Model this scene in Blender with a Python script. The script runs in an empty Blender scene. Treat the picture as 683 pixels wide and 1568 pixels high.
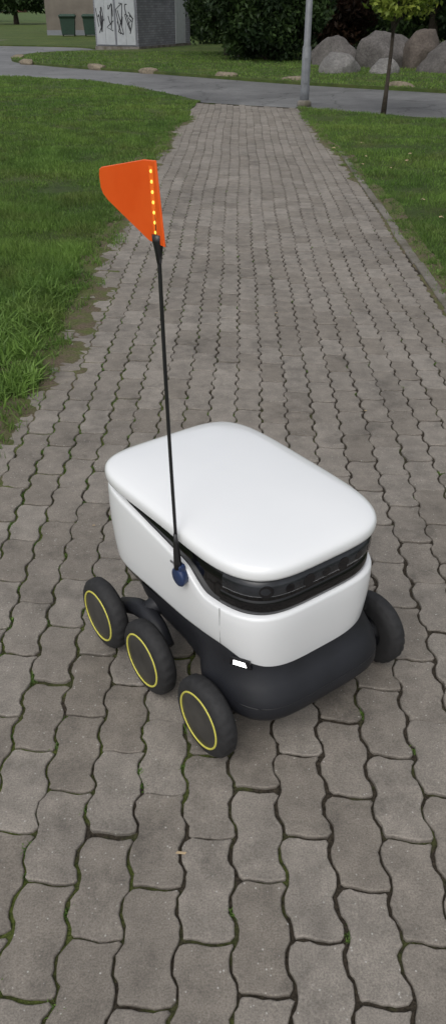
import bpy, bmesh, math, random
import numpy as np
from mathutils import Vector, Matrix, noise
random.seed(7); rng=np.random.default_rng(7)
R=math.radians
scene=bpy.context.scene
# ------------------------------------------------------------ helpers
def link(o,parent=None):
    scene.collection.objects.link(o)
    if parent: o.parent=parent
    return o
def empty(name,loc=(0,0,0),rz=0):
    e=bpy.data.objects.new(name,None); e.location=loc; e.rotation_euler=(0,0,rz); e.empty_display_size=.2
    return link(e)
def mk(name,verts,faces,mat=None,parent=None,smooth=False):
    me=bpy.data.meshes.new(name); me.from_pydata([tuple(v) for v in verts],[],faces); me.update()
    o=bpy.data.objects.new(name,me)
    if mat: me.materials.append(mat)
    if smooth: me.polygons.foreach_set('use_smooth',[True]*len(me.polygons))
    return link(o,parent)
def mk_np(name,V,F,mat,parent=None,attr=None,smooth=False):
    V=np.asarray(V,dtype=np.float32);F=np.asarray(F,dtype=np.int32);k=F.shape[1]
    me=bpy.data.meshes.new(name)
    me.vertices.add(len(V)); me.vertices.foreach_set('co',V.ravel())
    me.loops.add(F.size); me.loops.foreach_set('vertex_index',F.ravel())
    me.polygons.add(len(F)); me.polygons.foreach_set('loop_start',np.arange(0,F.size,k,dtype=np.int32))
    me.update(calc_edges=True)
    if attr is not None:
        a=me.attributes.new('rnd','FLOAT','POINT'); a.data.foreach_set('value',np.asarray(attr,dtype=np.float32))
    if smooth: me.polygons.foreach_set('use_smooth',[True]*len(me.polygons))
    me.materials.append(mat); me.validate()
    return link(bpy.data.objects.new(name,me),parent)
def box(name,x0,x1,y0,y1,z0,z1,mat,parent=None,bev=0.0):
    bm=bmesh.new(); bmesh.ops.create_cube(bm,size=1)
    for v in bm.verts:
        v.co=Vector(((x0+x1)/2+v.co.x*(x1-x0),(y0+y1)/2+v.co.y*(y1-y0),(z0+z1)/2+v.co.z*(z1-z0)))
    if bev>0: bmesh.ops.bevel(bm,geom=bm.edges[:],offset=bev,segments=2,affect='EDGES',profile=.5)
    me=bpy.data.meshes.new(name); bm.to_mesh(me); bm.free(); me.materials.append(mat)
    return link(bpy.data.objects.new(name,me),parent)
def loft(name,rings,mat,parent=None,cap0=True,cap1=True,smooth=True):
    n=len(rings[0]); V=[p for r in rings for p in r]; F=[]
    for k in range(len(rings)-1):
        for i in range(n):
            j=(i+1)%n; F.append((k*n+i,k*n+j,(k+1)*n+j,(k+1)*n+i))
    if cap0: F.append(tuple(reversed(range(n))))
    if cap1: F.append(tuple(range((len(rings)-1)*n,len(rings)*n)))
    return mk(name,V,F,mat,parent,smooth)
def tube(name,pts,rad,mat,parent=None,n=12,smooth=True):
    rings=[]
    for i,p in enumerate(pts):
        p=Vector(p); a=Vector(pts[max(i-1,0)]); b=Vector(pts[min(i+1,len(pts)-1)])
        d=(b-a).normalized(); u=d.orthogonal().normalized() if abs(d.z)<.9 else Vector((1,0,0)); v=d.cross(u).normalized(); u=v.cross(d)
        r=rad[i]
        rings.append([p+u*(r*math.cos(2*math.pi*k/n))+v*(r*math.sin(2*math.pi*k/n)) for k in range(n)])
    return loft(name,rings,mat,parent,smooth=smooth)
# ------------------------------------------------------------ materials
class M:
    def __init__(s,name,rough=.6,spec=.5):
        s.m=bpy.data.materials.new(name); s.m.use_nodes=True; s.nt=s.m.node_tree
        s.b=s.nt.nodes['Principled BSDF']; s.b.inputs['Roughness'].default_value=rough
        s.b.inputs['Specular IOR Level'].default_value=spec
        s.tc=s.nt.nodes.new('ShaderNodeTexCoord')
    def n(s,t,**k):
        x=s.nt.nodes.new(t)
        for a,b in k.items(): setattr(x,a,b)
        return x
    def l(s,a,b): s.nt.links.new(a,b)
    def noise(s,scale,detail=4,rough=.6,vec=None):
        x=s.n('ShaderNodeTexNoise'); x.inputs['Scale'].default_value=scale; x.inputs['Detail'].default_value=detail; x.inputs['Roughness'].default_value=rough
        s.l(vec or s.tc.outputs['Object'],x.inputs['Vector']); return x.outputs['Fac']
    def ramp(s,fac,stops):
        x=s.n('ShaderNodeValToRGB'); e=x.color_ramp.elements
        while len(e)<len(stops): e.new(.5)
        for i,(p,c) in enumerate(stops):
            e[i].position=p; e[i].color=(c[0],c[1],c[2],1) if not isinstance(c,(int,float)) else (c,c,c,1)
        s.l(fac,x.inputs['Fac']); return x.outputs['Color']
    def mix(s,fac,a,b,mode='MIX'):
        x=s.n('ShaderNodeMixRGB',blend_type=mode)
        for i,v in ((0,fac),(1,a),(2,b)):
            if hasattr(v,'links'): s.l(v,x.inputs[i])
            elif isinstance(v,(int,float)): x.inputs[i].default_value=v if i==0 else (v,v,v,1)
            else: x.inputs[i].default_value=(*v,1)
        return x.outputs['Color']
    def bump(s,h,strength=.3,dist=.01):
        x=s.n('ShaderNodeBump'); x.inputs['Strength'].default_value=strength; x.inputs['Distance'].default_value=dist
        s.l(h,x.inputs['Height']); s.l(x.outputs['Normal'],s.b.inputs['Normal'])
    def col(s,c):
        if isinstance(c,tuple): s.b.inputs['Base Color'].default_value=(*c,1)
        else: s.l(c,s.b.inputs['Base Color'])
    def attr(s,name='rnd'):
        x=s.n('ShaderNodeAttribute',attribute_name=name); return x.outputs['Fac']
def simple(name,c,rough=.5,var=.12,scale=20,bump=0,spec=.5):
    m=M(name,rough,spec); f=m.noise(scale,5)
    lo=tuple(x*(1-var) for x in c); hi=tuple(min(1,x*(1+var)) for x in c)
    m.col(m.ramp(f,[(.3,lo),(.7,hi)]))
    if bump: m.bump(f,bump,.005)
    return m
# pavers
m=M('paver_concrete',.74,.4)
big=m.noise(1.1,4); mid=m.noise(14,5,.7); fine=m.noise(260,3,.7); a=m.attr()
c=m.ramp(a,[(0,(.182,.161,.136)),(.5,(.210,.188,.162)),(1,(.240,.217,.189))])
c=m.mix(1,c,m.ramp(mid,[(.25,.68),(.75,1.25)]),'MULTIPLY')
c=m.mix(1,c,m.ramp(big,[(.3,.84),(.7,1.14)]),'MULTIPLY')
c=m.mix(1,c,m.ramp(fine,[(.3,.66),(.5,1.0),(.72,1.35)]),'MULTIPLY')
vor=m.n('ShaderNodeTexVoronoi'); vor.inputs['Scale'].default_value=75; m.l(m.tc.outputs['Object'],vor.inputs['Vector'])
spk=m.ramp(vor.outputs['Distance'],[(.10,1),(.18,0)])
sel=m.noise(47,2); spk2=m.mix(1,spk,m.ramp(sel,[(.51,0),(.58,1)]),'MULTIPLY')
c=m.mix(m.mix(1,spk2,.75,'MULTIPLY'),c,(.46,.45,.42))
stn=m.noise(4.5,6,.7); c=m.mix(1,c,m.ramp(stn,[(.32,.66),(.47,1.0)]),'MULTIPLY')
m.col(c); m.bump(m.mix(.5,fine,mid),.6,.004); PAVER=m.m
# joint soil
m=M('joint_soil',.95,.2)
g=m.noise(3.0,5,.7); f=m.noise(120,4)
base=m.ramp(f,[(.3,(.018,.015,.011)),(.7,(.068,.056,.042))])
moss=m.ramp(f,[(.3,(.030,.042,.012)),(.7,(.11,.135,.032))])
sx=m.n('ShaderNodeSeparateXYZ'); m.l(m.tc.outputs['Object'],sx.inputs[0])
mr=m.n('ShaderNodeMapRange'); m.l(sx.outputs['X'],mr.inputs[0]); mr.inputs[1].default_value=-1.0; mr.inputs[2].default_value=.5; mr.inputs[3].default_value=.20; mr.inputs[4].default_value=-.02
ad=m.n('ShaderNodeMath',operation='ADD'); m.l(g,ad.inputs[0]); m.l(mr.outputs[0],ad.inputs[1])
m.col(m.mix(m.ramp(ad.outputs[0],[(.53,0),(.66,1)]),base,moss)); m.bump(f,.8,.01); SOIL=m.m
# asphalt
m=M('asphalt',.55,.5)
f=m.noise(150,3); g=m.noise(.5,5,.65); h=m.noise(5,5)
c=m.ramp(g,[(.3,(.10,.10,.10)),(.5,(.15,.15,.15)),(.7,(.22,.22,.218))])
c=m.mix(1,c,m.ramp(f,[(.3,.7),(.7,1.2)]),'MULTIPLY'); c=m.mix(1,c,m.ramp(h,[(.3,.85),(.7,1.1)]),'MULTIPLY')
cr_=m.n('ShaderNodeTexVoronoi',feature='DISTANCE_TO_EDGE'); cr_.inputs['Scale'].default_value=.55
wn=m.n('ShaderNodeTexNoise'); wn.inputs['Scale'].default_value=1.5; wn.inputs['Detail'].default_value=5; m.l(m.tc.outputs['Object'],wn.inputs['Vector'])
vm=m.n('ShaderNodeVectorMath',operation='ADD'); m.l(m.tc.outputs['Object'],vm.inputs[0]); m.l(wn.outputs['Color'],vm.inputs[1]); m.l(vm.outputs[0],cr_.inputs['Vector'])
c=m.mix(1,c,m.ramp(cr_.outputs['Distance'],[(.004,.45),(.014,1)]),'MULTIPLY')
m.col(c); m.bump(f,.4,.006); ASPH=m.m
# lawn sheet + blades
def grassmat(name,dark,lightc,blade):
    m=M(name,.8 if not blade else .5,.25)
    big=m.noise(.45,4,.6); mid=m.noise(3.5,4); dry=m.noise(1.3,5,.7)
    f=m.attr() if blade else m.noise(60,5,.8)
    c=m.ramp(f,[(.15,dark),(.9,lightc)])
    c=m.mix(1,c,m.ramp(big,[(.3,(.74,.80,.74)),(.7,(1.28,1.16,1.05))]),'MULTIPLY')
    c=m.mix(1,c,m.ramp(mid,[(.3,.72),(.7,1.22)]),'MULTIPLY')
    c=m.mix(m.ramp(dry,[(.50,0),(.70,.45)]),c,m.ramp(f,[(.15,(.07,.070,.024)),(.9,(.23,.21,.085))]))
    m.col(c)
    if not blade: m.bump(f,1,.03)
    else:
        tr=m.n('ShaderNodeBsdfTranslucent'); m.l(c,tr.inputs['Color'])
        ms=m.n('ShaderNodeMixShader'); ms.inputs[0].default_value=.38
        out=m.nt.nodes['Material Output']; m.l(m.b.outputs[0],ms.inputs[1]); m.l(tr.outputs[0],ms.inputs[2]); m.l(ms.outputs[0],out.inputs['Surface'])
    return m.m
LAWN=grassmat('lawn_soil_grass',(.040,.062,.017),(.10,.155,.040),False)
BLADE=grassmat('grass_blades',(.072,.135,.032),(.19,.32,.075),True)
GROUND=grassmat('far_ground',(.04,.07,.02),(.09,.15,.04),False)
m=M('dirt_verge',.95,.2); f=m.noise(90,5,.8); g=m.noise(7,5,.7)
c=m.ramp(f,[(.3,(.055,.043,.030)),(.7,(.17,.135,.095))]); c=m.mix(m.ramp(g,[(.42,0),(.58,.8)]),c,m.ramp(f,[(.3,(.045,.065,.018)),(.7,(.12,.15,.04))])); m.col(c); m.bump(f,.6,.008); DIRT=m.m
m=M('kerb_concrete',.85,.3); f=m.noise(60,5,.8); g=m.noise(3,4)
c=m.ramp(f,[(.3,(.13,.12,.105)),(.7,(.25,.23,.205))]); c=m.mix(m.ramp(g,[(.42,0),(.62,.8)]),c,(.08,.072,.048)); m.col(c); m.bump(f,.5,.006); KERB=m.m
# ------------------------------------------------------------ ground sheets
def sheet(name,poly,z,mat,skirt=0.0):
    n=len(poly)
    ar=sum(poly[i][0]*poly[(i+1)%n][1]-poly[(i+1)%n][0]*poly[i][1] for i in range(n))
    if ar<0: poly=list(reversed(poly))
    V=[(x,y,z) for x,y in poly]; F=[tuple(range(n))]
    if skirt:
        V+=[(x,y,z-skirt) for x,y in poly]; F+=[(i,i+n,(i+1)%n+n,(i+1)%n) for i in range(n)]
    return mk(name,V,F,mat)
def smoothline(pts,k=10):
    P=[Vector((p[0],p[1])) for p in pts]; out=[]
    for i in range(len(P)-1):
        p0=P[max(i-1,0)];p1=P[i];p2=P[i+1];p3=P[min(i+2,len(P)-1)]
        for j in range(k):
            t=j/k
            q=.5*((2*p1)+(p2-p0)*t+(2*p0-5*p1+4*p2-p3)*t*t+(-p0+3*p1-3*p2+p3)*t**3)
            out.append((q.x,q.y))
    out.append(tuple(P[-1])); return out
sheet('ground',[(-900,-60),(900,-60),(900,1500),(-900,1500)],-.06,GROUND)
near=smoothline([(-40,27),(-12,24.3),(-5.68,22.55),(-4.4,21.9),(-2.97,20.9),(-1.39,18.4),(-.42,16.4)],8)+smoothline([(1.29,15.35),(2.3,14.5),(3.52,13.6),(7,11.5),(15,8.5),(40,4)],8)
far=smoothline([(40,8),(16,13),(8,15.9),(4.61,18.1),(1.49,20.4),(-1.75,23.5),(-4.62,26.1),(-6.6,28.6),(-7.1,30.6),(-7.0,33),(-6.2,34.6),(-4.9,35.6),(-3.2,36.2)],8)
backl=smoothline([(-40,45),(-20,42.5),(-11,41),(-6.5,39.2),(-5.3,37.2)],6)
sheet('road',[( -40,26.7)]+[(x,y-.05) for x,y in near if x>-39]+[(42,3.5),(42,9)]+[(x+.1,y+.3) for x,y in far[1:]]+[(-3,38)]+list(reversed([(x,y+.4) for x,y in backl])),-.012,ASPH)
sheet('path_bedding',[(-1.05,-1.5),(1.25,-1.5),(1.62,15.2),(-.45,16.2),(-.8,15.5)],-.0085,SOIL)
PE=.0187
def pl(y): return -.985+PE*y
def pr(y): return 1.215+PE*y
def ss(a,b,x): t=max(0,min(1,(x-a)/(b-a))); return t*t*(3-2*t)
def ledge(y):
    base=pl(y)-.03+.03*math.sin(y*1.9)+.02*math.sin(y*5.3+1)+.03*noise.noise(Vector((y*2.1,3,0)))
    if y>11: base+=.30*((y-11)/5.4)**1.3
    return base
def redge(y):
    return pr(y)+.12+.02*math.sin(y*2.7)+.012*math.sin(y*7.1)+.02*noise.noise(Vector((y*2.4,9,0)))-(.33*((y-8)/7.3)**.9 if y>8 else 0)
ys=np.arange(-1.5,16.3,.08)
L=[(ledge(y),y) for y in ys]
nl=[p for p in near if p[0]<-.4]
sheet('lawn',L+list(reversed(nl))+[(-40,-1.5)],.008,LAWN,.07)
ys2=np.arange(-1.5,15.2,.08)
Rr=[(redge(y),y) for y in ys2]
nr=[p for p in near if p[0]>1.28]
sheet('lawn.001',Rr+nr+[(40,-1.5)],.008,LAWN,.07)
sheet('lawn.002',far+[(-2.9,37),(-1.0,41),(0,60),(40,60)],.05,LAWN,.11)
sheet('lawn.003',backl+[(-5,39),(-6,60),(-10,100),(-60,100)],.04,LAWN,.1)
# worn soil spilling from the lawn over the outer stones
def verge(name,fin,fout,y0,y1,seed,zin=-.010,zout=.015):
    V=[];F=[];nc=12;ys=np.arange(y0,y1,.025)
    for i,y in enumerate(ys):
        a_,b_=fin(y),fout(y)
        for k in range(nc+1):
            u=k/nc; x=a_+(b_-a_)*u
            nz=noise.noise(Vector((x*9+seed,y*9,seed)))*.009+noise.noise(Vector((x*34,y*34,seed)))*.005
            V.append((x,y,zin+(zout-zin)*u**.7+nz))
        if i:
            for k in range(nc): p=(i-1)*(nc+1)+k; q=p+nc+1; F.append((p,p+1,q+1,q))
    o=mk(name,V,F,DIRT,None,True)
    return o
def dw(y): return .14+.06*math.sin(y*1.3+2)+.03*math.sin(y*4)+.07*ss(7,4.5,y)
verge('dirt_verge',lambda y:ledge(y)+.13+dw(y)*.6,lambda y:ledge(y)-dw(y)*.9,-1.4,14,1.5)
verge('dirt_verge.001',lambda y:redge(y)-.15,lambda y:redge(y)+.07+.03*math.sin(y*2+.5),-1.4,13,7.7)
def kerbrun(name,xc,y0,y1,w,z1):
    V=[];F=[];y=y0
    while y<y1:
        l=.98; dz=random.uniform(-.005,.004); dx=random.uniform(-.008,.008)
        b=len(V)
        for (yy,zz,ins) in ((y+.006,-.04,0),(y+.006,z1-.006+dz,0),(y+.012,z1+dz,.006)):
            y2=2*y+l-yy
            V+=[(xc(yy)+dx+ins,yy,zz),(xc(yy)+dx+w-ins,yy,zz),(xc(y2)+dx+w-ins,y2,zz),(xc(y2)+dx+ins,y2,zz)]
        for k in (0,4):
            for i in range(4): j=(i+1)%4; F.append((b+k+i,b+k+j,b+k+4+j,b+k+4+i))
        F.append((b+8,b+9,b+10,b+11)); y+=l
    return mk(name,V,F,KERB)
kerbrun('path_kerb',lambda y:pr(y)+.006,-1.4,10.5,.065,.010)
# ------------------------------------------------------------ paving stones
def build_pavers():
    W=.1096; Ls=.2215; NC=20; V=[];F=[];A=[]
    a=.0064;b=.0040
    def wv(r): 
        x=math.sin(2*math.pi*r/(Ls/2)); return max(-1,min(1,1.6*x))
    def wv2(s): return math.sin(2*math.pi*s/W+.6)
    def Pm(s,r):
        s2=s+a*wv(r); r2=r+b*wv2(s)
        x=pl(r2)+s2+.008*math.sin(r2*1.3+s2*2)+.004*math.sin(r2*4.1+s2*5)
        y=r2+.012*math.sin(s2*2.3+1)+.009*math.sin(s2*6+r2*.9)
        return x,y
    r0=-1.2; nr=int(17.6/Ls)
    for c in range(NC):
        off=(c%2)*Ls/2
        cj=random.uniform(-.010,.010)
        for k in range(nr):
            rs=r0+k*Ls+off+cj
            re=rs+Ls
            if re>16.25-.55*(c*W/2.19)*2.0: continue
            nl_,ns=(18,7) if rs<5 else ((12,4) if rs<9 else (8,2))
            g=.0028+random.uniform(-.0008,.0022)
            s0=c*W; s1=s0+W; rv=random.random()
            tx=random.gauss(0,.009);ty=random.gauss(0,.009);dz=random.gauss(0,.0010)
            jx=random.gauss(0,.0010);jy=random.gauss(0,.0016);rot=random.gauss(0,.008)
            cx,cy=Pm((s0+s1)/2,(rs+re)/2)
            crn=[random.uniform(.003,.010) for _ in range(4)]
            def outline(ins):
                x0,x1,y0,y1=s0+g+ins,s1-g-ins,rs+g+ins,re-g-ins
                pts=[]
                cs=[(x0,y0),(x1,y0),(x1,y1),(x0,y1)]
                dirs=[(1,0),(0,1),(-1,0),(0,-1)]
                for i in range(4):
                    p=cs[i];q=cs[(i+1)%4];d=dirs[i];c0=crn[i];c1=crn[(i+1)%4]
                    n=ns if i%2==0 else nl_
                    A0=(p[0]+d[0]*c0,p[1]+d[1]*c0);B0=(q[0]-d[0]*c1,q[1]-d[1]*c1)
                    for j in range(n+1):
                        t=j/n; pts.append((A0[0]+(B0[0]-A0[0])*t,A0[1]+(B0[1]-A0[1])*t))
                return pts
            rings=[]
            jn=[random.gauss(0,.0009) for _ in range(2*(nl_+ns+2))]
            for ins,z in ((0,-.020),(0,-.0032),(.0012,-.0010),(.0030,0)):
                ring=[]
                for q,(s,r) in enumerate(outline(ins)):
                    x,y=Pm(s,r); x+=jn[q]; y+=jn[-q]
                    dx,dy=x-cx,y-cy; x=cx+dx-rot*dy+jx; y=cy+dy+rot*dx+jy
                    ring.append((x,y,z+dz+tx*dx+ty*dy))
                rings.append(ring)
            n=len(rings[0]); base=len(V)
            for rg in rings: V+=rg
            A+= [rv]*(4*n)
            for q in range(3):
                for i in range(n):
                    j=(i+1)%n; F.append((base+q*n+i,base+q*n+j,base+(q+1)*n+j,base+(q+1)*n+i))
            F.append(tuple(range(base+3*n,base+4*n)))
    o=mk('paved_path',V,F,PAVER)
    at=o.data.attributes.new('rnd','FLOAT','POINT'); at.data.foreach_set('value',np.array(A,dtype=np.float32))
build_pavers()
# ------------------------------------------------------------ grass
def blades(P,h,w,rv,lean=.5):
    n=len(P); ang=rng.uniform(0,2*np.pi,n); la=rng.uniform(0,2*np.pi,n); ll=np.abs(rng.normal(0,lean,n))*h
    hh=h*rng.uniform(.5,1.25,n); ww=w*rng.uniform(.6,1.3,n)
    dx=np.cos(ang)*ww/2;dy=np.sin(ang)*ww/2
    V=np.zeros((n,5,3))
    V[:,0]=P+np.stack([-dx,-dy,0*dx],1); V[:,1]=P+np.stack([dx,dy,0*dx],1)
    mx=P+np.stack([np.cos(la)*ll*.35,np.sin(la)*ll*.35,hh*.6],1)
    V[:,2]=mx+np.stack([dx*.8,dy*.8,0*dx],1);V[:,3]=mx+np.stack([-dx*.8,-dy*.8,0*dx],1)
    V[:,4]=P+np.stack([np.cos(la)*ll,np.sin(la)*ll,hh],1)
    return V.reshape(-1,3),np.repeat(rv,5)
def bfaces(n):
    b=np.arange(n)[:,None]*5
    return np.concatenate([b+np.array([[0,1,2]]),b+np.array([[0,2,3]]),b+np.array([[3,2,4]])],1).reshape(-1,3)
def inpoly(x,y,poly):
    c=np.zeros(len(x),bool); px=np.array(poly)
    j=len(px)-1
    for i in range(len(px)):
        xi,yi=px[i];xj,yj=px[j]
        cond=((yi>y)!=(yj>y))&(x<(xj-xi)*(y-yi)/(yj-yi+1e-12)+xi); c^=cond; j=i
    return c
lawnL=L+list(reversed(nl))+[(-40,-1.5)]
lawnR=Rr+nr+[(40,-1.5)]
islP=far+[(-2.9,37),(-1.0,41),(0,60),(40,60)]
AV=[];AR=[];tot=0
def addg(poly,x0f,x1f,y0,y1,n,h,w,z,lean=.5,bias=0,edge=None):
    global tot
    y=rng.uniform(y0,y1,n); x=x0f(y)+(x1f(y)-x0f(y))*rng.uniform(0,1,n)
    k=inpoly(x,y,poly); x=x[k];y=y[k]
    if edge is not None:
        d=np.abs(edge(y)-x); k=rng.uniform(0,1,len(x))<np.clip((d+.01)/.12,.15,1); x=x[k];y=y[k]
    cl=np.array([noise.noise(Vector((a*2.2,b*2.2,0)))+.5*noise.noise(Vector((a*.7,b*.7,4))) for a,b in zip(x,y)])
    k=rng.uniform(-.9,.5,len(x))<cl+.35; x=x[k];y=y[k];cl=cl[k]
    P=np.stack([x,y,np.full(len(x),z)],1)
    v,r=blades(P,h*(1+.9*cl),w,np.clip(rng.normal(.5+bias,.24,len(x))+.3*cl,0,1),lean)
    AV.append(v);AR.append(r);tot+=len(x)
vl=lambda y:-(.33*y+1.0); vr=lambda y:.33*y+1.0
lf=lambda y:np.array([ledge(t) for t in y]); rf=lambda y:np.array([redge(t) for t in y])
addg(lawnL,vl,lf,1.6,4.5,60000,.045,.0035,.006,.7,0,lf)
addg(lawnL,vl,lf,4.5,8,80000,.042,.0045,.006,.7,0,lf)
addg(lawnL,vl,lf,8,13,75000,.036,.007,.006,.7,0,lf)
addg(lawnL,vl,lf,13,23,80000,.034,.012,.006,.7)
addg(lawnR,rf,vr,3,8,55000,.030,.0045,.006,.7,0,rf)
addg(lawnR,rf,vr,8,15.5,60000,.030,.008,.006,.7,0,rf)
addg(islP,lambda y:-.4*y+0,lambda y:.4*y+1,17,34,80000,.04,.02,.048,.7)
V=np.concatenate(AV);A=np.concatenate(AR)
mk_np('grass_blades',V,bfaces(len(V)//5),BLADE,attr=A)
def tufts(name,C,nper,spread,h,w,z,lean,bias=0):
    P=np.repeat(np.array(C),nper,0)+rng.normal(0,1,(len(C)*nper,2))*spread
    P=np.concatenate([P,np.full((len(P),1),z)],1)
    v,r=blades(P,h,w,np.clip(rng.normal(.55+bias,.2,len(P)),0,1),lean)
    return mk_np(name,v,bfaces(len(P)),BLADE,attr=r)
C=[(ledge(y)+random.gauss(-.01,.06),y) for y in [random.uniform(1.5,14) for _ in range(520)]]
tufts('grass_tufts',C,20,.024,.038,.005,.003,1.1,.0)
C=[(ledge(y)-random.uniform(.04,.34),y) for y in [random.gauss(4.3,.5) for _ in range(80)]]+[(ledge(y)+random.uniform(-.06,.05),y) for y in [random.gauss(3.3,.12) for _ in range(14)]]
tufts('weeds',C,26,.028,.07,.011,.006,1.1,.2)
C=[(redge(y)+random.gauss(.01,.04),y) for y in [random.uniform(2,14.5) for _ in range(420)]]
tufts('grass_tufts.001',C,16,.022,.030,.005,.003,1.1,0)
C=[]
for _ in range(620):
    y=random.uniform(.5,9); cidx=min(19,int(abs(random.gauss(0,4)))) if random.random()<.85 else random.randint(0,19)
    s=cidx*.1096; x=pl(y)+s+.0064*max(-1,min(1,1.6*math.sin(2*math.pi*y/.11075)))+.008*math.sin(y*1.3+s*2)+.004*math.sin(y*4.1+s*5)
    C.append((x,y))
tufts('moss',C,30,.006,.008,.004,-.008,1.2,-.1)
LEAFD=simple('dry_leaf',(.36,.27,.16),.7,.3,30).m
V=[];F=[]
for _ in range(34):
    if random.random()<.75: x=2.02+random.gauss(0,.12);y=6.35+random.gauss(0,.22)
    else: x=random.uniform(1.35,2.3);y=random.uniform(4.5,11)
    s=random.uniform(.02,.036);a=random.uniform(0,6.28);b=len(V);z=.040
    for q,(r,h) in enumerate([(1,0),(.55,.3),(.9,.1),(.5,.2),(1.1,0),(.5,.1),(.8,.3)]):
        t=a+q*2*math.pi/7; V.append((x+math.cos(t)*r*s,y+math.sin(t)*r*s,z+h*s))
    F.append(tuple(range(b,b+7)))
for x,y,l in [(-.10,.97,.02),(.62,3.1,.012),(-.45,2.2,.010),(.3,4.4,.014),(.9,5.2,.015)]:
    b=len(V); V+=[(x,y,.005),(x+l,y-.003,.006),(x+l*1.2,y+.001,.008),(x+.004,y+.005,.006)]; F.append((b,b+1,b+2,b+3))
mk('fallen_leaves',V,F,LEAFD)
# ------------------------------------------------------------ delivery robot
m=M('white_gloss_shell',.22,.5); f=m.noise(3,3); m.col(m.ramp(f,[(.3,(.79,.805,.815)),(.7,(.82,.83,.84))])); m.b.inputs['Coat Weight'].default_value=.3; m.b.inputs['Coat Roughness'].default_value=.06
WHITE=m.m
m=M('lid_white',.20,.5); f=m.noise(3,3); vo=m.n('ShaderNodeTexVoronoi'); vo.inputs['Scale'].default_value=38; m.l(m.tc.outputs['Object'],vo.inputs['Vector'])
sl=m.noise(9,2); dst=m.mix(1,m.ramp(vo.outputs['Distance'],[(.03,1),(.06,0)]),m.ramp(sl,[(.60,0),(.64,1)]),'MULTIPLY')
c=m.ramp(f,[(.3,(.80,.815,.825)),(.7,(.83,.84,.845))]); m.col(m.mix(m.mix(1,dst,.5,'MULTIPLY'),c,(.25,.23,.2)))
m.b.inputs['Coat Weight'].default_value=.6; m.b.inputs['Coat Roughness'].default_value=.03; LIDM=m.m
BLACK=simple('black_matte_plastic',(.02,.021,.024),.5,.2,25,.05).m
CHAS=simple('dark_chassis_plastic',(.0145,.0155,.0195),.5,.25,9,.05,.4).m
GLOSS=simple('visor_gloss_black',(.006,.006,.007),.06,.1,5).m
SMOKE=simple('smoked_sensor_band',(.022,.024,.028),.16,.45,18).m
LENS=simple('lens_glass',(.008,.008,.010),.08,.1,5).m
RUB=simple('tyre_rubber',(.018,.018,.019),.75,.25,60,.2).m
HUB=simple('hub_cover',(.046,.044,.040),.5,.4,14,.05).m
YEL=simple('yellow_ring',(.60,.56,.10),.5,.1,20).m
NAVY=simple('navy_cap',(.020,.038,.105),.45,.15,30).m
BLK2=simple('pole_black',(.015,.015,.016),.35,.1,30).m
MARK=simple('grey_marking',(.18,.18,.19),.5,.1,30).m
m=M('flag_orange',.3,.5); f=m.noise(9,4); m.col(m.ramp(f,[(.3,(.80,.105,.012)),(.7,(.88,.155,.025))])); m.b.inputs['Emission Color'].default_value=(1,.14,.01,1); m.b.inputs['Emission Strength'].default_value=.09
tr=m.n('ShaderNodeBsdfTranslucent'); tr.inputs['Color'].default_value=(.9,.16,.02,1); ms=m.n('ShaderNodeMixShader'); ms.inputs[0].default_value=.25
out=m.nt.nodes['Material Output']; m.l(m.b.outputs[0],ms.inputs[1]); m.l(tr.outputs[0],ms.inputs[2]); m.l(ms.outputs[0],out.inputs['Surface']); ORG=m.m
def emis(name,c,s):
    m=M(name,.3); m.col(c); m.b.inputs['Emission Color'].default_value=(*c,1); m.b.inputs['Emission Strength'].default_value=s; return m.m
LEDY=emis('led_amber',(1,.58,.08),1.4); LEDW=emis('led_white',(1,1,1),2.5)
m=M('flag_strip',.3); m.col((.80,.14,.02)); m.b.inputs['Emission Color'].default_value=(1,.22,.02,1); m.b.inputs['Emission Strength'].default_value=.2; STRIP=m.m
bot=empty('delivery_robot',(.044,1.585,0),R(36))
WR=.105
def se(hx,yf,yb,n=4.0,N=120,nb=None,wr=0.0):
    out=[]
    for i in range(N):
        t=2*math.pi*i/N; c_,s_=math.cos(t),math.sin(t)
        nn=(nb or n) if s_>0 else n
        x=hx*math.copysign(abs(c_)**(2/nn),c_); y=(yb if s_>0 else yf)*math.copysign(abs(s_)**(2/nn),s_)
        if y>0 and x<0: x*=1+wr*(y/yb)**1.5
        out.append((x,y))
    return out
rings=[]
for (d,z) in [(-.030,.503),(-.006,.503),(-.001,.506),(.0,.511),(0,.521),(-.0015,.528),(-.005,.5335),(-.011,.5375),(-.022,.5415),(-.045,.546),(-.08,.5505),(-.12,.554),(-.16,.556),(-.2,.557)]:
    rings.append([(x,y,z) for x,y in se(.224+d,.313+d*1.2,.340+d*1.2,4.0,nb=4.8,wr=WR)])
loft('lid',rings,LIDM,bot)
rings=[]
for hx,yf,yb,z in [(.205,.298,.308,.25),(.208,.300,.312,.38),(.207,.300,.310,.46),(.205,.299,.308,.504)]:
    rings.append([(x,y,z) for x,y in se(hx,yf,yb,4.2,nb=4.8,wr=WR)])
loft('body_core',rings,GLOSS,bot)
def zb(x,y,hx): 
    c=max(0,1-abs(x/hx)**3.6)
    return .270+.018*ss(.0,-.2,y)-.078*ss(-.19,-.305,y)*c
def zt(x,y):
    if y>-.055: return .447+.046*ss(-.10,.30,y)
    return .447-.044*ss(-.065,-.165,y)
O=se(.2225,.312,.330,4.2,180,nb=4.8,wr=WR)
rings=[]
for k,(u,d) in enumerate([(0,-.016),(0,-.004),(.02,-.0005),(.05,0),(.25,.001),(.5,.0015),(.75,.001),(.95,0),(.98,-.001),(1,-.004),(1,-.016)]):
    ring=[]
    for x,y in O:
        z0=zb(x,y,.2225); z1=zt(x,y)
        taper=-.009*(1-u)**2
        fx=1+(d+taper)/.25; ring.append((x*fx,y*fx,z0+(z1-z0)*u))
    rings.append(ring)
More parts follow.
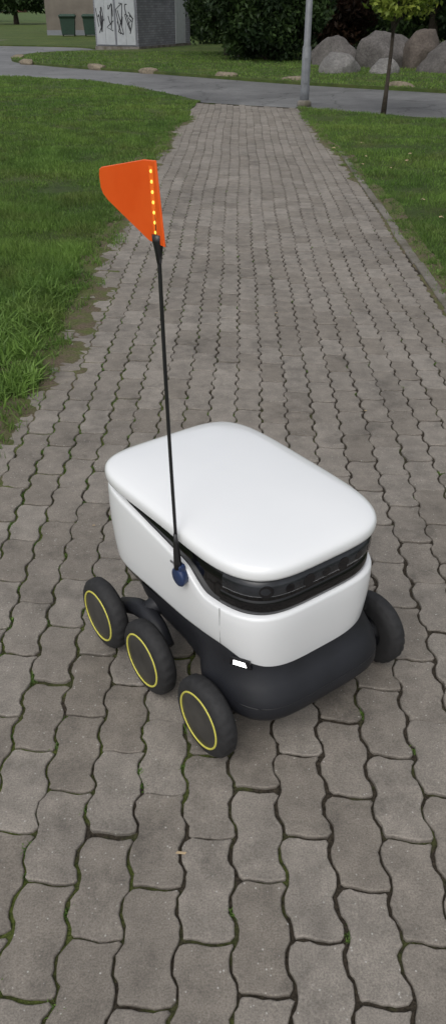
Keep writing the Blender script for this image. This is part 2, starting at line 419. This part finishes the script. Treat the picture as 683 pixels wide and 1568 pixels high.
loft('side_shell',rings,WHITE,bot,cap0=False,cap1=False)
for sx_ in (-1,1):
    pts=[]
    for k in range(8):
        z=.292+.112*k/7
        y=-.205; x=.2225*(1-abs(y/.312)**4.2)**(1/4.2); fx=1+(.0010-.009*(1-k/7)**2)/.25
        pts.append((sx_*x*fx,y*fx,z))
    tube('seam',pts,[.0006]*8,BLK2,bot,6)
for i in range(5):
    y0=-.030-.0055*i
    box('marking',-.2262,-.2248,y0-.0042,y0,.4285+(.001 if i%2 else 0),.4345,MARK,bot)
def frontband(name,mat,y_off,z0,z1,xlim,hx=.207,yf=.300,n=4.2,seg=48,bulge=.006):
    V=[];F=[];rows=7
    pts=[]
    for i in range(seg+1):
        x=-xlim+2*xlim*i/seg; y=-yf*(1-abs(x/hx)**n)**(1/n); nx,ny=x/hx**2*abs(x/hx)**(n-2),y/yf**2*abs(y/yf)**(n-2); l=math.hypot(nx,ny); pts.append((x,y,nx/l,ny/l))
    for k in range(rows):
        u=k/(rows-1); d=y_off+bulge*math.sin(math.pi*u)**.5 if 0<k<rows-1 else -.004
        for x,y,nx,ny in pts: V.append((x+nx*d,y+ny*d,z0+(z1-z0)*u))
    for k in range(rows-1):
        for i in range(seg): a_=k*(seg+1)+i; F.append((a_,a_+1,a_+seg+2,a_+seg+1))
    return mk(name,V,F,mat,bot,True)
frontband('sensor_band',SMOKE,.002,.448,.495,.197)
frontband('visor_lip',GLOSS,.001,.400,.446,.199,bulge=.003)
for i in range(7):
    x=-.150+.30*i/6; y=-.300*(1-abs(x/.207)**4.2)**(1/4.2)-.0072
    nx,ny=x/.207**2*abs(x/.207)**2.2,y/.303**2*abs(y/.303)**2.2; l=math.hypot(nx,ny);nx/=l;ny/=l
    tube('camera_lens',[(x,y,.471),(x+nx*.0012,y+ny*.0012,.471)],[.011 if i%2 else .016]*2,LENS,bot,24,False)
# chassis
rings=[]
for z,hx,yf,yb,pin in [(.300,.205,.293,.306,0),(.275,.211,.299,.310,0),(.258,.213,.302,.310,.02),(.235,.216,.308,.304,.06),(.212,.222,.326,.296,.12),(.190,.228,.343,.287,.18),(.162,.231,.353,.279,.22),(.140,.231,.354,.268,.25),(.124,.224,.345,.255,.28),(.115,.200,.315,.235,.30)]:
    ring=[]
    for x,y in se(hx,yf,yb,4.6,140):
        k=1-pin*ss(-.17,-.06,y)
        ring.append((x*k,y,z))
    rings.append(ring)
loft('chassis',list(reversed(rings)),CHAS,bot)
pts=[]
for i in range(61):
    x=-.214+.428*i/60; y=-.3505*(1-abs(x/.230)**4.6)**(1/4.6)-.0006; pts.append((x,y,.168))
tube('bumper_seam',pts,[.0010]*61,BLK2,bot,6)
def shellpt(x,hx,yf,n=4.2):
    y=-yf*(1-min(.9999,abs(x/hx))**n)**(1/n); nx,ny=x/hx**2*abs(x/hx)**(n-2),y/yf**2*abs(y/yf)**(n-2); l=math.hypot(nx,ny); return Vector((x,y,0)),Vector((nx/l,ny/l,0))
for sx_,mt_ in ((-1,LEDW),(1,LENS)):
    p0,nr_=shellpt(sx_*.190,.2185,.310); tan=Vector((-nr_.y,nr_.x,0))*(-sx_)
    if tan.y>0: tan=-tan
    c0=p0+Vector((0,0,.266))
    def quadbox(nm,c_,w,h,dep,mt,sl=.25):
        vs=[c_-tan*w-Vector((0,0,h)),c_+tan*w-Vector((0,0,h*1.0)),c_+tan*w*(1-sl)+Vector((0,0,h)),c_-tan*w*(1-sl*.2)+Vector((0,0,h))]
        vs+=[v+nr_*dep for v in vs]
        mk(nm,vs,[(0,1,2,3),(4,5,6,7),(0,1,5,4),(1,2,6,5),(2,3,7,6),(3,0,4,7)],mt,bot)
    quadbox('headlight_housing',c0-nr_*.004,.027,.0105,.006,LENS)
    quadbox('headlight_led',c0+tan*(-.002)+Vector((0,0,-.001)),.0165,.0058,.0040,mt_,.3)
    for i in (-1,1): quadbox('headlight_divider',c0+tan*(-.002+.0052*i)+Vector((0,0,-.001)),.0006,.0060,.0046,MARK,.0)
# wheels
def wheel(name,x,y,side,r=.102,w=.052):
    prof=[(-w/2,.05),(-w/2,r*.78),(-w/2+.004,r*.88),(-w/2+.010,r*.955),(-w/4,r*.992),(0,r),(w/4,r*.992),(w/2-.009,r*.958),(w/2-.003,r*.89),(w/2,r*.80),(w/2-.001,r*.70)]
    def rev(nm,pr,mat,N=72,tread=False):
        V=[];F=[]
        for i in range(N):
            t=2*math.pi*i/N
            for j,(ax,rr) in enumerate(pr):
                rr2=rr
                if tread and 3<=j<=7 and (i+ (j if j<6 else 10-j))%4==0: rr2-=.0028
                V.append((x+side*ax,y+rr2*math.cos(t),r+rr2*math.sin(t)))
        n=len(pr)
        for i in range(N):
            k=(i+1)%N
            for j in range(n-1): F.append((i*n+j,i*n+j+1,k*n+j+1,k*n+j))
        return mk(nm,V,F,mat,bot,True)
    rev(name+'_tyre',prof,RUB,96,True)
    rev(name+'_ring',[(w/2-.003,r*.735),(w/2+.0015,r*.722),(w/2+.0015,r*.688),(w/2-.003,r*.675)],YEL)
    rev(name+'_hub',[(w/2-.003,r*.70),(w/2-.0005,r*.68),(w/2+.0005,r*.5),(w/2+.0015,r*.2),(w/2+.002,.0005)],HUB)
    rev(name+'_inner_rim',[(-w/2+.001,r*.78),(-w/2+.010,r*.72),(-w/2+.014,.03),(-w/2-.006,.028),(-w/2-.006,.001)],CHAS)
for side in (-1,1):
    ex=0 if side<0 else .028
    for nm,y,xx in (('front_wheel',-.214,.256),('middle_wheel',.034,.260),('rear_wheel',.252,.268)):
        wheel(nm,side*(xx+ex),y-(.006 if side>0 else 0),side)
    tube('bogie_arm',[(side*.210,.034,.105),(side*.205,.08,.135),(side*.203,.14,.150),(side*.205,.19,.135),(side*.212,.250,.105)],[.022,.024,.026,.024,.022],CHAS,bot,14)
    tube('front_axle',[(side*.15,-.214,.13),(side*.25,-.214,.1)],[.035,.028],CHAS,bot,14)
    tube('suspension',[(side*.12,.14,.17),(side*.205,.14,.15)],[.03,.025],CHAS,bot,14)
# flag assembly
bx,by,bz=-.236,-.080,.425
tube('flag_mount',[(bx+.022,by,bz-.004),(bx+.008,by,bz-.004),(bx,by,bz-.004),(bx-.004,by,bz-.004),(bx-.006,by,bz-.004)],[.017,.021,.0240,.022,.018],NAVY,bot,28)
box('flag_mount_arm',bx-.004,bx+.014,by-.011,by+.011,bz,bz+.030,NAVY,bot,.004)
tube('pole_sleeve',[(bx,by+.001,bz+.020),(bx,by+.003,bz+.045),(bx,by+.006,bz+.088),(bx,by+.0075,bz+.11)],[.0095,.0085,.0062,.0040],BLK2,bot,16)
def polept(z): 
    t=(z-.425)/(1.15-.425); return (bx+.010*t,by+.040*t+.004*math.sin(math.pi*t),z)
tube('flag_pole',[polept(z) for z in np.linspace(.53,1.275,16)],[.0038]*16,BLK2,bot,12)
tube('flag_socket',[polept(1.110),polept(1.130),polept(1.148),polept(1.160)],[.0044,.007,.0105,.011],BLK2,bot,16)
def flag():
    X=-.226
    corners=[(-.063,1.143),(-.0445,1.282),(-.006,1.279),(.150,1.247),(.160,1.242),(.163,1.232),(.160,1.210),(.152,1.199),(.135,1.190),(-.012,1.144)]
    n=len(corners); V=[];F=[]
    th=.0022
    for s in (-1,1):
        for k,ins in enumerate((0,.0025)):
            cx=sum(c[0] for c in corners)/n; cz=sum(c[1] for c in corners)/n
            for (y,z) in corners:
                d=math.hypot(y-cx,z-cz); f=(d-ins)/d
                V.append((X+s*(th if k else th-.0015)+.0,cx+(y-cx)*f,cz+(z-cz)*f))
    F.append(tuple(range(n,2*n))); F.append(tuple(reversed(range(3*n,4*n))))
    for i in range(n):
        j=(i+1)%n
        F+= [(i,j,n+j,n+i),(2*n+i,3*n+i,3*n+j,2*n+j),(i,2*n+i,2*n+j,j)]
    mk('flag',V,F,ORG,bot)
    for s in (-1,1):
        x=X+s*(th+.0008)
        a0=(-.038,1.155);a1=(-.0305,1.272);w=.0065
        mk('led_strip',[(x,a0[0]-w,a0[1]),(x,a0[0]+w,a0[1]),(x,a1[0]+w,a1[1]),(x,a1[0]-w,a1[1])],[(0,1,2,3)],STRIP,bot)
        for i in range(7):
            t=(i+.5)/7; y=a0[0]+(a1[0]-a0[0])*t; z=a0[1]+(a1[1]-a0[1])*t
            tube('flag_led',[(x,y,z),(x+s*.0015,y,z)],[.0032,.0022],LEDY,bot,12,False)
flag()
# ------------------------------------------------------------ kerb blocks, boulders
def rock(name,loc,dim,seed,mat,rz=0,parent=None,sub=4):
    bm=bmesh.new(); bmesh.ops.create_icosphere(bm,subdivisions=sub,radius=1)
    o_=Vector((seed*3.7,seed*1.3,seed*2.1)); rr=random.Random(seed)
    planes=[(Vector((rr.uniform(-1,1),rr.uniform(-1,1),rr.uniform(-.2,1))).normalized(),rr.uniform(.66,.86)) for _ in range(10)]+[(Vector((rr.uniform(-.2,.2),rr.uniform(-.2,.2),1)).normalized(),.78)]
    for v in bm.verts:
        p=v.co.copy()
        p=Vector([math.copysign(abs(q)**.85,q) for q in p])
        for nrm,d in planes:
            k=p.dot(nrm)-d
            if k>0: p-=nrm*k*.85
        p*=1+.12*noise.noise(p*1.3+o_)+.06*noise.noise(p*4+o_)+.025*noise.noise(p*12+o_)
        v.co=Vector((p.x*dim[0],p.y*dim[1],p.z*dim[2]))
    me=bpy.data.meshes.new(name); bm.to_mesh(me); bm.free(); me.materials.append(mat)
    me.polygons.foreach_set('use_smooth',[True]*len(me.polygons))
    o=bpy.data.objects.new(name,me); o.location=loc; o.rotation_euler=(0,0,rz); return link(o,parent)
def stone(name,c0,c1):
    m=M(name,.85,.3); f=m.noise(1.6,6,.7); g=m.noise(18,5,.8)
    c=m.ramp(f,[(.3,c0),(.7,c1)]); c=m.mix(1,c,m.ramp(g,[(.3,.55),(.7,1.25)]),'MULTIPLY'); m.col(c); m.bump(m.mix(.5,f,g),1,.10); return m.m
ST1=stone('granite_grey',(.085,.078,.073),(.21,.195,.185)); ST2=stone('granite_pale',(.15,.145,.14),(.31,.30,.285)); ST3=stone('granite_brown',(.085,.07,.060),(.19,.16,.135))
BLK=stone('concrete_tan',(.19,.16,.115),(.32,.27,.20))
for i,(x,y) in enumerate([(-6.05,27.6),(-3.55,25.2),(-1.95,23.75),(.09,21.95),(1.67,20.75),(3.83,19.05),(-6.9,30.2)]):
    rock('kerb_stone',(x,y,.05),(.38,.14,.11),40+i,BLK,R(-38+random.uniform(-8,8)),sub=3)
for i,(x,y,dx,dy,dz,mt) in enumerate([(3.05,23.2,.60,.4,.50,ST2),(3.25,26.2,.66,.5,.78,ST1),(4.75,25.3,1.0,.6,.88,ST1),(4.15,23.0,.42,.35,.38,ST2),(5.45,24.8,.6,.5,.95,ST3),(6.3,23.4,1.15,.8,.85,ST1),(7.9,24.6,.9,.8,.9,ST3),(8.9,23.0,.8,.7,.7,ST1),(.9,30.5,.5,.4,.5,ST1)]):
    rock('boulder',(x,y,dz*.34),(dx,dy,dz*.80),i+3,mt,[.3,-.3,.25,.6,.1,-.15,.4,.2,0][i])
# ------------------------------------------------------------ trees
BARK=stone('bark',(.05,.04,.03),(.12,.10,.08))
def leafmat(name,d,l):
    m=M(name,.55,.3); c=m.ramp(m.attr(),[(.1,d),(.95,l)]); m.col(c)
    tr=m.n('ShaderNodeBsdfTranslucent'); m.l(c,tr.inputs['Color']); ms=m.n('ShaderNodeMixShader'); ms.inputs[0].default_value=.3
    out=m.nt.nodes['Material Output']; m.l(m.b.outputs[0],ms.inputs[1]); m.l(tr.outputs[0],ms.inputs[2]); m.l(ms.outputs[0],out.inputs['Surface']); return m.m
LD=leafmat('leaves_dark',(.014,.030,.010),(.070,.12,.034)); LM=leafmat('leaves_mid',(.02,.045,.01),(.08,.14,.03)); LY=leafmat('leaves_yellowgreen',(.10,.16,.02),(.34,.40,.07))
LR=leafmat('leaves_reddark',(.03,.018,.012),(.10,.055,.035))
def leafcloud(name,centers,rad,per,size,mat,parent,flat=.8):
    n=len(centers)*per
    C=np.repeat(np.array(centers),per,0); rr=np.repeat(np.array(rad),per)
    d=rng.normal(0,1,(n,3)); d/=np.linalg.norm(d,axis=1)[:,None]; q=rng.uniform(0,1,n)**.5
    P=C+d*(q*rr)[:,None]*np.array([1,1,flat])
    u=rng.normal(0,1,(n,3)); u/=np.linalg.norm(u,axis=1)[:,None]; w=rng.normal(0,1,(n,3)); w-=u*np.sum(u*w,1)[:,None]; w/=np.linalg.norm(w,axis=1)[:,None]
    s=(size*rng.uniform(.6,1.3,n))[:,None]
    V=np.stack([P-u*s,P+w*s*.45,P+u*s,P-w*s*.45],1).reshape(-1,3)
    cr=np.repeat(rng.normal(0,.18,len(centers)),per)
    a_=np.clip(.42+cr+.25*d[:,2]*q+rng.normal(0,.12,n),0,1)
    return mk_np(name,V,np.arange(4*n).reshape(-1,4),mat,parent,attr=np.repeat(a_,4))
def tree(name,loc,h,tr,crown,nl_,per,size,mat,seed,lean=(0,0),csize=.5,limbs=8,low=1.0):
    r=random.Random(seed); e=empty(name,loc)
    cx,cy,z0,z1,rx,ry=crown
    pts=[];rad=[]
    for i in range(9):
        t=i/8; pts.append((lean[0]*t+r.uniform(-.03,.03)*h*.1,lean[1]*t+r.uniform(-.03,.03)*h*.1,h*t-.05)); rad.append(tr*(1.35 if i==0 else 1-.8*t))
    tube('trunk',pts,rad,BARK,e,10)
    cents=[];rads=[]
    for i in range(nl_):
        a=r.uniform(0,6.283); u=r.random()**.45; zz=r.uniform(-1,1)
        if low>1 and r.random()<.5: zz=r.uniform(-1,-.4)
        k=math.sqrt(max(0,1-zz*zz*.85)) if low<=1 else math.sqrt(max(.35,1-zz*zz*.7))
        x=cx+math.cos(a)*rx*u*k; y=cy+math.sin(a)*ry*u*k; z=(z0+z1)/2+zz*(z1-z0)/2
        cents.append((x,y,z)); rads.append(csize*r.uniform(.6,1.25))
    for i in range(limbs):
        c_=cents[i*len(cents)//limbs]; t=r.uniform(.25,.8); z=min(h*t,max(.3,c_[2]*.85)); p0=Vector((lean[0]*z/h,lean[1]*z/h,z)); p1=Vector(c_)
        mid_=(p0+p1)/2+Vector((0,0,.12*(p1-p0).length))
        tube('limb',[p0,mid_,p1],[tr*.4,tr*.25,tr*.06],BARK,e,7)
    leafcloud('foliage',cents,rads,per,size,mat,e)
    return e
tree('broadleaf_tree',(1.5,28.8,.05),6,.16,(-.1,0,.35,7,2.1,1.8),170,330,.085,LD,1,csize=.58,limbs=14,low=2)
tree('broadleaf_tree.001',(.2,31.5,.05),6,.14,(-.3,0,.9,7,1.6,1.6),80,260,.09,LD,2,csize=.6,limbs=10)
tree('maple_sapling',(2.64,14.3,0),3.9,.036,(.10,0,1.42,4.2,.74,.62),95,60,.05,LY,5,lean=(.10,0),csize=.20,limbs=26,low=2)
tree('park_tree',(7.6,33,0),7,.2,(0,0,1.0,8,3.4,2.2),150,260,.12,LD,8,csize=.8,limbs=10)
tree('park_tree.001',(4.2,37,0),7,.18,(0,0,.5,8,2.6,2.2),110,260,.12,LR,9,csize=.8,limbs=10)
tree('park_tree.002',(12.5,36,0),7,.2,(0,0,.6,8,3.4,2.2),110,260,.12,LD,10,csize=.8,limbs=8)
tree('roadside_tree',(-19.6,87,0),8,.22,(0,0,1.5,9,3.6,3),110,260,.2,LD,11,csize=1.0,limbs=8,low=2)
tree('roadside_tree.001',(-30,110,0),8,.22,(0,0,2.0,9,4.5,3),80,220,.22,LM,12,csize=1.0,limbs=8)
cents=[];rads=[]
for i in range(620):
    x=random.uniform(-6,60); y=58+random.uniform(-3,6)+.1*abs(x); cents.append((x,y,random.uniform(.3,11)));rads.append(random.uniform(1.0,2.0))
for i in range(240):
    x=random.uniform(-140,-30); cents.append((x,300+random.uniform(-5,10),random.uniform(2,16)));rads.append(4)
leafcloud('distant_trees',cents,rads,150,.32,LD,None)
cents=[(random.uniform(-1,14),random.uniform(41,43),random.uniform(.2,1.5)) for _ in range(160)]
leafcloud('hedge',cents,[.6]*160,200,.10,LD,None)
# ------------------------------------------------------------ lamp post
GALV=simple('galvanised_steel',(.17,.18,.195),.5,.25,8,.05).m
lp=empty('street_lamp',(1.455,15.65,0))
tube('post',[(0,0,-.05),(0,0,.25),(0,0,.9),(0,0,.93),(0,0,5.2)],[.085,.078,.076,.058,.045],GALV,lp,20)
tube('base_collar',[(0,0,-.03),(0,0,.06),(0,0,.09)],[.13,.125,.09],KERB,lp,20)
box('service_door',-.035,.035,-.083,-.070,.35,.75,GALV,lp,.003)
tube('arm',[(0,0,5.1),(0,-.15,5.3),(0,-.5,5.4)],[.04,.035,.03],GALV,lp,10)
box('lamp_head',-.12,.12,-1.0,-.45,5.36,5.48,GALV,lp,.03)
# ------------------------------------------------------------ substation
def brick(name,c1,c2,mo,scale=1):
    m=M(name,.85,.3); s=m.n('ShaderNodeSeparateXYZ'); m.l(m.tc.outputs['Object'],s.inputs[0])
    ad=m.n('ShaderNodeMath',operation='ADD'); m.l(s.outputs[0],ad.inputs[0]); m.l(s.outputs[1],ad.inputs[1])
    cb=m.n('ShaderNodeCombineXYZ'); m.l(ad.outputs[0],cb.inputs[0]); m.l(s.outputs[2],cb.inputs[1])
    b=m.n('ShaderNodeTexBrick'); m.l(cb.outputs[0],b.inputs['Vector']); b.inputs['Color1'].default_value=(*c1,1); b.inputs['Color2'].default_value=(*c2,1); b.inputs['Mortar'].default_value=(*mo,1)
    b.inputs['Scale'].default_value=1; b.inputs['Brick Width'].default_value=.27*scale; b.inputs['Row Height'].default_value=.085*scale; b.inputs['Mortar Size'].default_value=.008
    f=m.noise(1.2,4); m.col(m.mix(1,b.outputs['Color'],m.ramp(f,[(.3,.8),(.7,1.15)]),'MULTIPLY')); m.bump(b.outputs['Fac'],-.3,.01); return m.m
GB=brick('grey_brick',(.17,.175,.20),(.24,.245,.27),(.13,.13,.135)); 
DOOR=simple('painted_steel_door',(.36,.38,.39),.45,.08,6).m; DOORF=simple('door_frame_grey',(.20,.21,.23),.5,.1,6).m
GRAF=simple('graffiti_black',(.012,.012,.015),.5,.2,20).m
sb=empty('transformer_substation',(-3.4,36.5,0),math.atan2(-.42,.907))
box('walls',-2.02,0,0,4.6,-.05,2.9,GB,sb); box('plinth',-2.05,.03,-.03,4.63,-.06,.12,KERB,sb)
box('roof',-2.2,.18,-.18,4.8,2.903,3.08,DOORF,sb,.02)
for i in range(2):
    x0=-1.93+i*.96
    box('door_frame',x0-.03,x0+.91,-.03,-.004,.14,2.25,DOORF,sb)
    for j in range(2):
        xx=x0+.01+j*.435
        box('door_leaf',xx,xx+.425,-.05,-.032,.17,2.2,DOOR,sb,.004)
        for k in range(5): box('louvre',xx+.08,xx+.34,-.058,-.052,1.95+k*.035,1.97+k*.035,DOORF,sb)
rg=random.Random(3)
def ribbon(pts,w,y,parent):
    V=[];F=[]
    for i,p in enumerate(pts):
        a=pts[max(i-1,0)];b=pts[min(i+1,len(pts)-1)];dx,dz=b[0]-a[0],b[1]-a[1];l=math.hypot(dx,dz) or 1
        V+=[(p[0]-dz/l*w,y,p[1]+dx/l*w),(p[0]+dz/l*w,y,p[1]-dx/l*w)]
        if i: k=2*i;F.append((k-2,k-1,k+1,k))
    mk('graffiti_stroke',V,F,GRAF,parent)
for i in range(4):
    xc=-1.70+i*.44 + (.03 if i>1 else 0)
    for s in range(5):
        pts=[(xc+rg.uniform(-.19,.19),rg.uniform(.55,1.6)) for _ in range(3)]
        ribbon(pts if s%2 else smoothline(pts,6),.018,-.0525-.0012*(s+1),sb)
box('side_door',.002,.035,3.2,4.1,.13,1.95,DOOR,sb,.004); box('wall_louvre',.003,.03,1.2,2.2,1.75,2.3,DOORF,sb,.004)
# ------------------------------------------------------------ garage building + bins
REND=simple('rendered_wall',(.16,.14,.115),.85,.2,1.5,.1).m
gb=empty('garage_building',(-10.4,54,0),R(4))
box('walls',0,5.2,0,6,-.05,3,REND,gb); box('roof',-.2,5.4,-.25,6.2,3.003,3.2,DOORF,gb,.02); box('plinth',-.02,5.22,-.03,6.02,-.05,.3,DOORF,gb)
box('garage_door',3.6,5.0,-.05,-.004,.0,2.2,BLACK,gb,.01)
GRN=simple('bin_green',(.018,.045,.030),.5,.15,6).m
for i,x in enumerate((-8.85,-7.55)):
    e=empty('wheelie_bin',(x,52.3,0),R(5))
    rings=[]
    for z,hw,hd in [(.12,.34,.28),(.15,.36,.30),(.9,.42,.36),(.98,.46,.40),(1.0,.46,.40)]:
        rings.append([(hw*sx_,hd*sy_,z) for sx_,sy_ in ((-1,-.95),(-.95,-1),(.95,-1),(1,-.95),(1,.95),(.95,1),(-.95,1),(-1,.95))])
    loft('body',rings,GRN,e,smooth=False)
    rings=[[(hw*sx_,hd*sy_-.02,z) for sx_,sy_ in ((-1,-.9),(-.95,-1),(.95,-1),(1,-.9),(1,1),(-1,1))] for z,hw,hd in [(1.005,.48,.43),(1.04,.48,.43),(1.12,.40,.33)]]
    loft('lid',rings,GRN,e,smooth=False)
    for s in (-1,1): tube('wheel',[(s*.30,.25,.1),(s*.36,.25,.1)],[.1,.1],RUB,e,16,False)
sheet('pavement',[(-60,46.5),(-11.2,45.2),(-11.0,46.6),(-60,48)],.048,KERB)
RB=brick('red_brick',(.20,.07,.045),(.26,.10,.06),(.2,.18,.16)); 
hs=empty('brick_house',(-88,262,0),0)
box('walls',0,30,0,12,0,6,RB,hs); box('roof',-.5,30.5,-.5,12.5,6.003,7,DOORF,hs,.05)
for i in range(7):
    box('window',2+i*4,4+i*4,-.08,-.01,1.2,2.6,DOOR,hs); box('window_glass',2.15+i*4,3.85+i*4,-.12,-.085,1.35,2.45,GLOSS,hs)
CAR=simple('car_paint_silver',(.32,.33,.35),.3,.05,3).m
cr=empty('parked_car',(-56,228,0),0)
prof=[(0,.35),(0,.75),(.15,.95),(1.0,1.0),(1.6,1.42),(3.0,1.46),(3.7,1.05),(4.3,.95),(4.4,.6),(4.4,.35)]
V=[(x,0,z) for x,z in prof]+[(x,1.75,z) for x,z in prof]; n=len(prof)
mk('body',V,[tuple(range(n)),tuple(reversed(range(n,2*n)))]+[(i,(i+1)%n,(i+1)%n+n,i+n) for i in range(n)],CAR,cr)
for x in (.85,3.5):
    tube('wheel',[(x,-.02,.32),(x,.2,.32)],[.32,.32],RUB,cr,18,False)
mk('window',[(1.25,-.01,1.03),(1.7,-.01,1.36),(2.95,-.01,1.38),(3.4,-.01,1.06)],[(0,1,2,3)],GLOSS,cr)
# ------------------------------------------------------------ world, sun, camera
w=bpy.data.worlds.new('World'); scene.world=w; w.use_nodes=True; nt=w.node_tree
bg=nt.nodes['Background']; sky=nt.nodes.new('ShaderNodeTexSky'); sky.sky_type='NISHITA'; sky.sun_disc=False
sky.sun_elevation=R(55); sky.sun_rotation=R(200); sky.air_density=1.0; sky.dust_density=4; sky.ozone_density=1
hs_=nt.nodes.new('ShaderNodeHueSaturation'); hs_.inputs['Saturation'].default_value=.25
nt.links.new(sky.outputs[0],hs_.inputs['Color']); nt.links.new(hs_.outputs[0],bg.inputs['Color']); bg.inputs['Strength'].default_value=.15
sd=bpy.data.lights.new('sun','SUN'); sd.energy=.6; sd.angle=R(55); sd.color=(1,.98,.95)
so=bpy.data.objects.new('sun',sd); link(so)
az=R(200); el=R(55); d=Vector((math.sin(az)*math.cos(el),math.cos(az)*math.cos(el),math.sin(el)))
so.rotation_euler=d.to_track_quat('Z','Y').to_euler()
cam=bpy.data.cameras.new('camera'); cam.sensor_fit='VERTICAL'; cam.sensor_height=36; cam.lens=36*1184/1568; cam.clip_end=3000; cam.clip_start=.05
co=bpy.data.objects.new('camera',cam); link(co); co.location=(0,0,1.5); co.rotation_euler=(R(90-33.2),0,0)
scene.camera=co
scene.view_settings.view_transform='Standard'; scene.view_settings.look='None'; scene.view_settings.exposure=0
print('BLADES',tot)
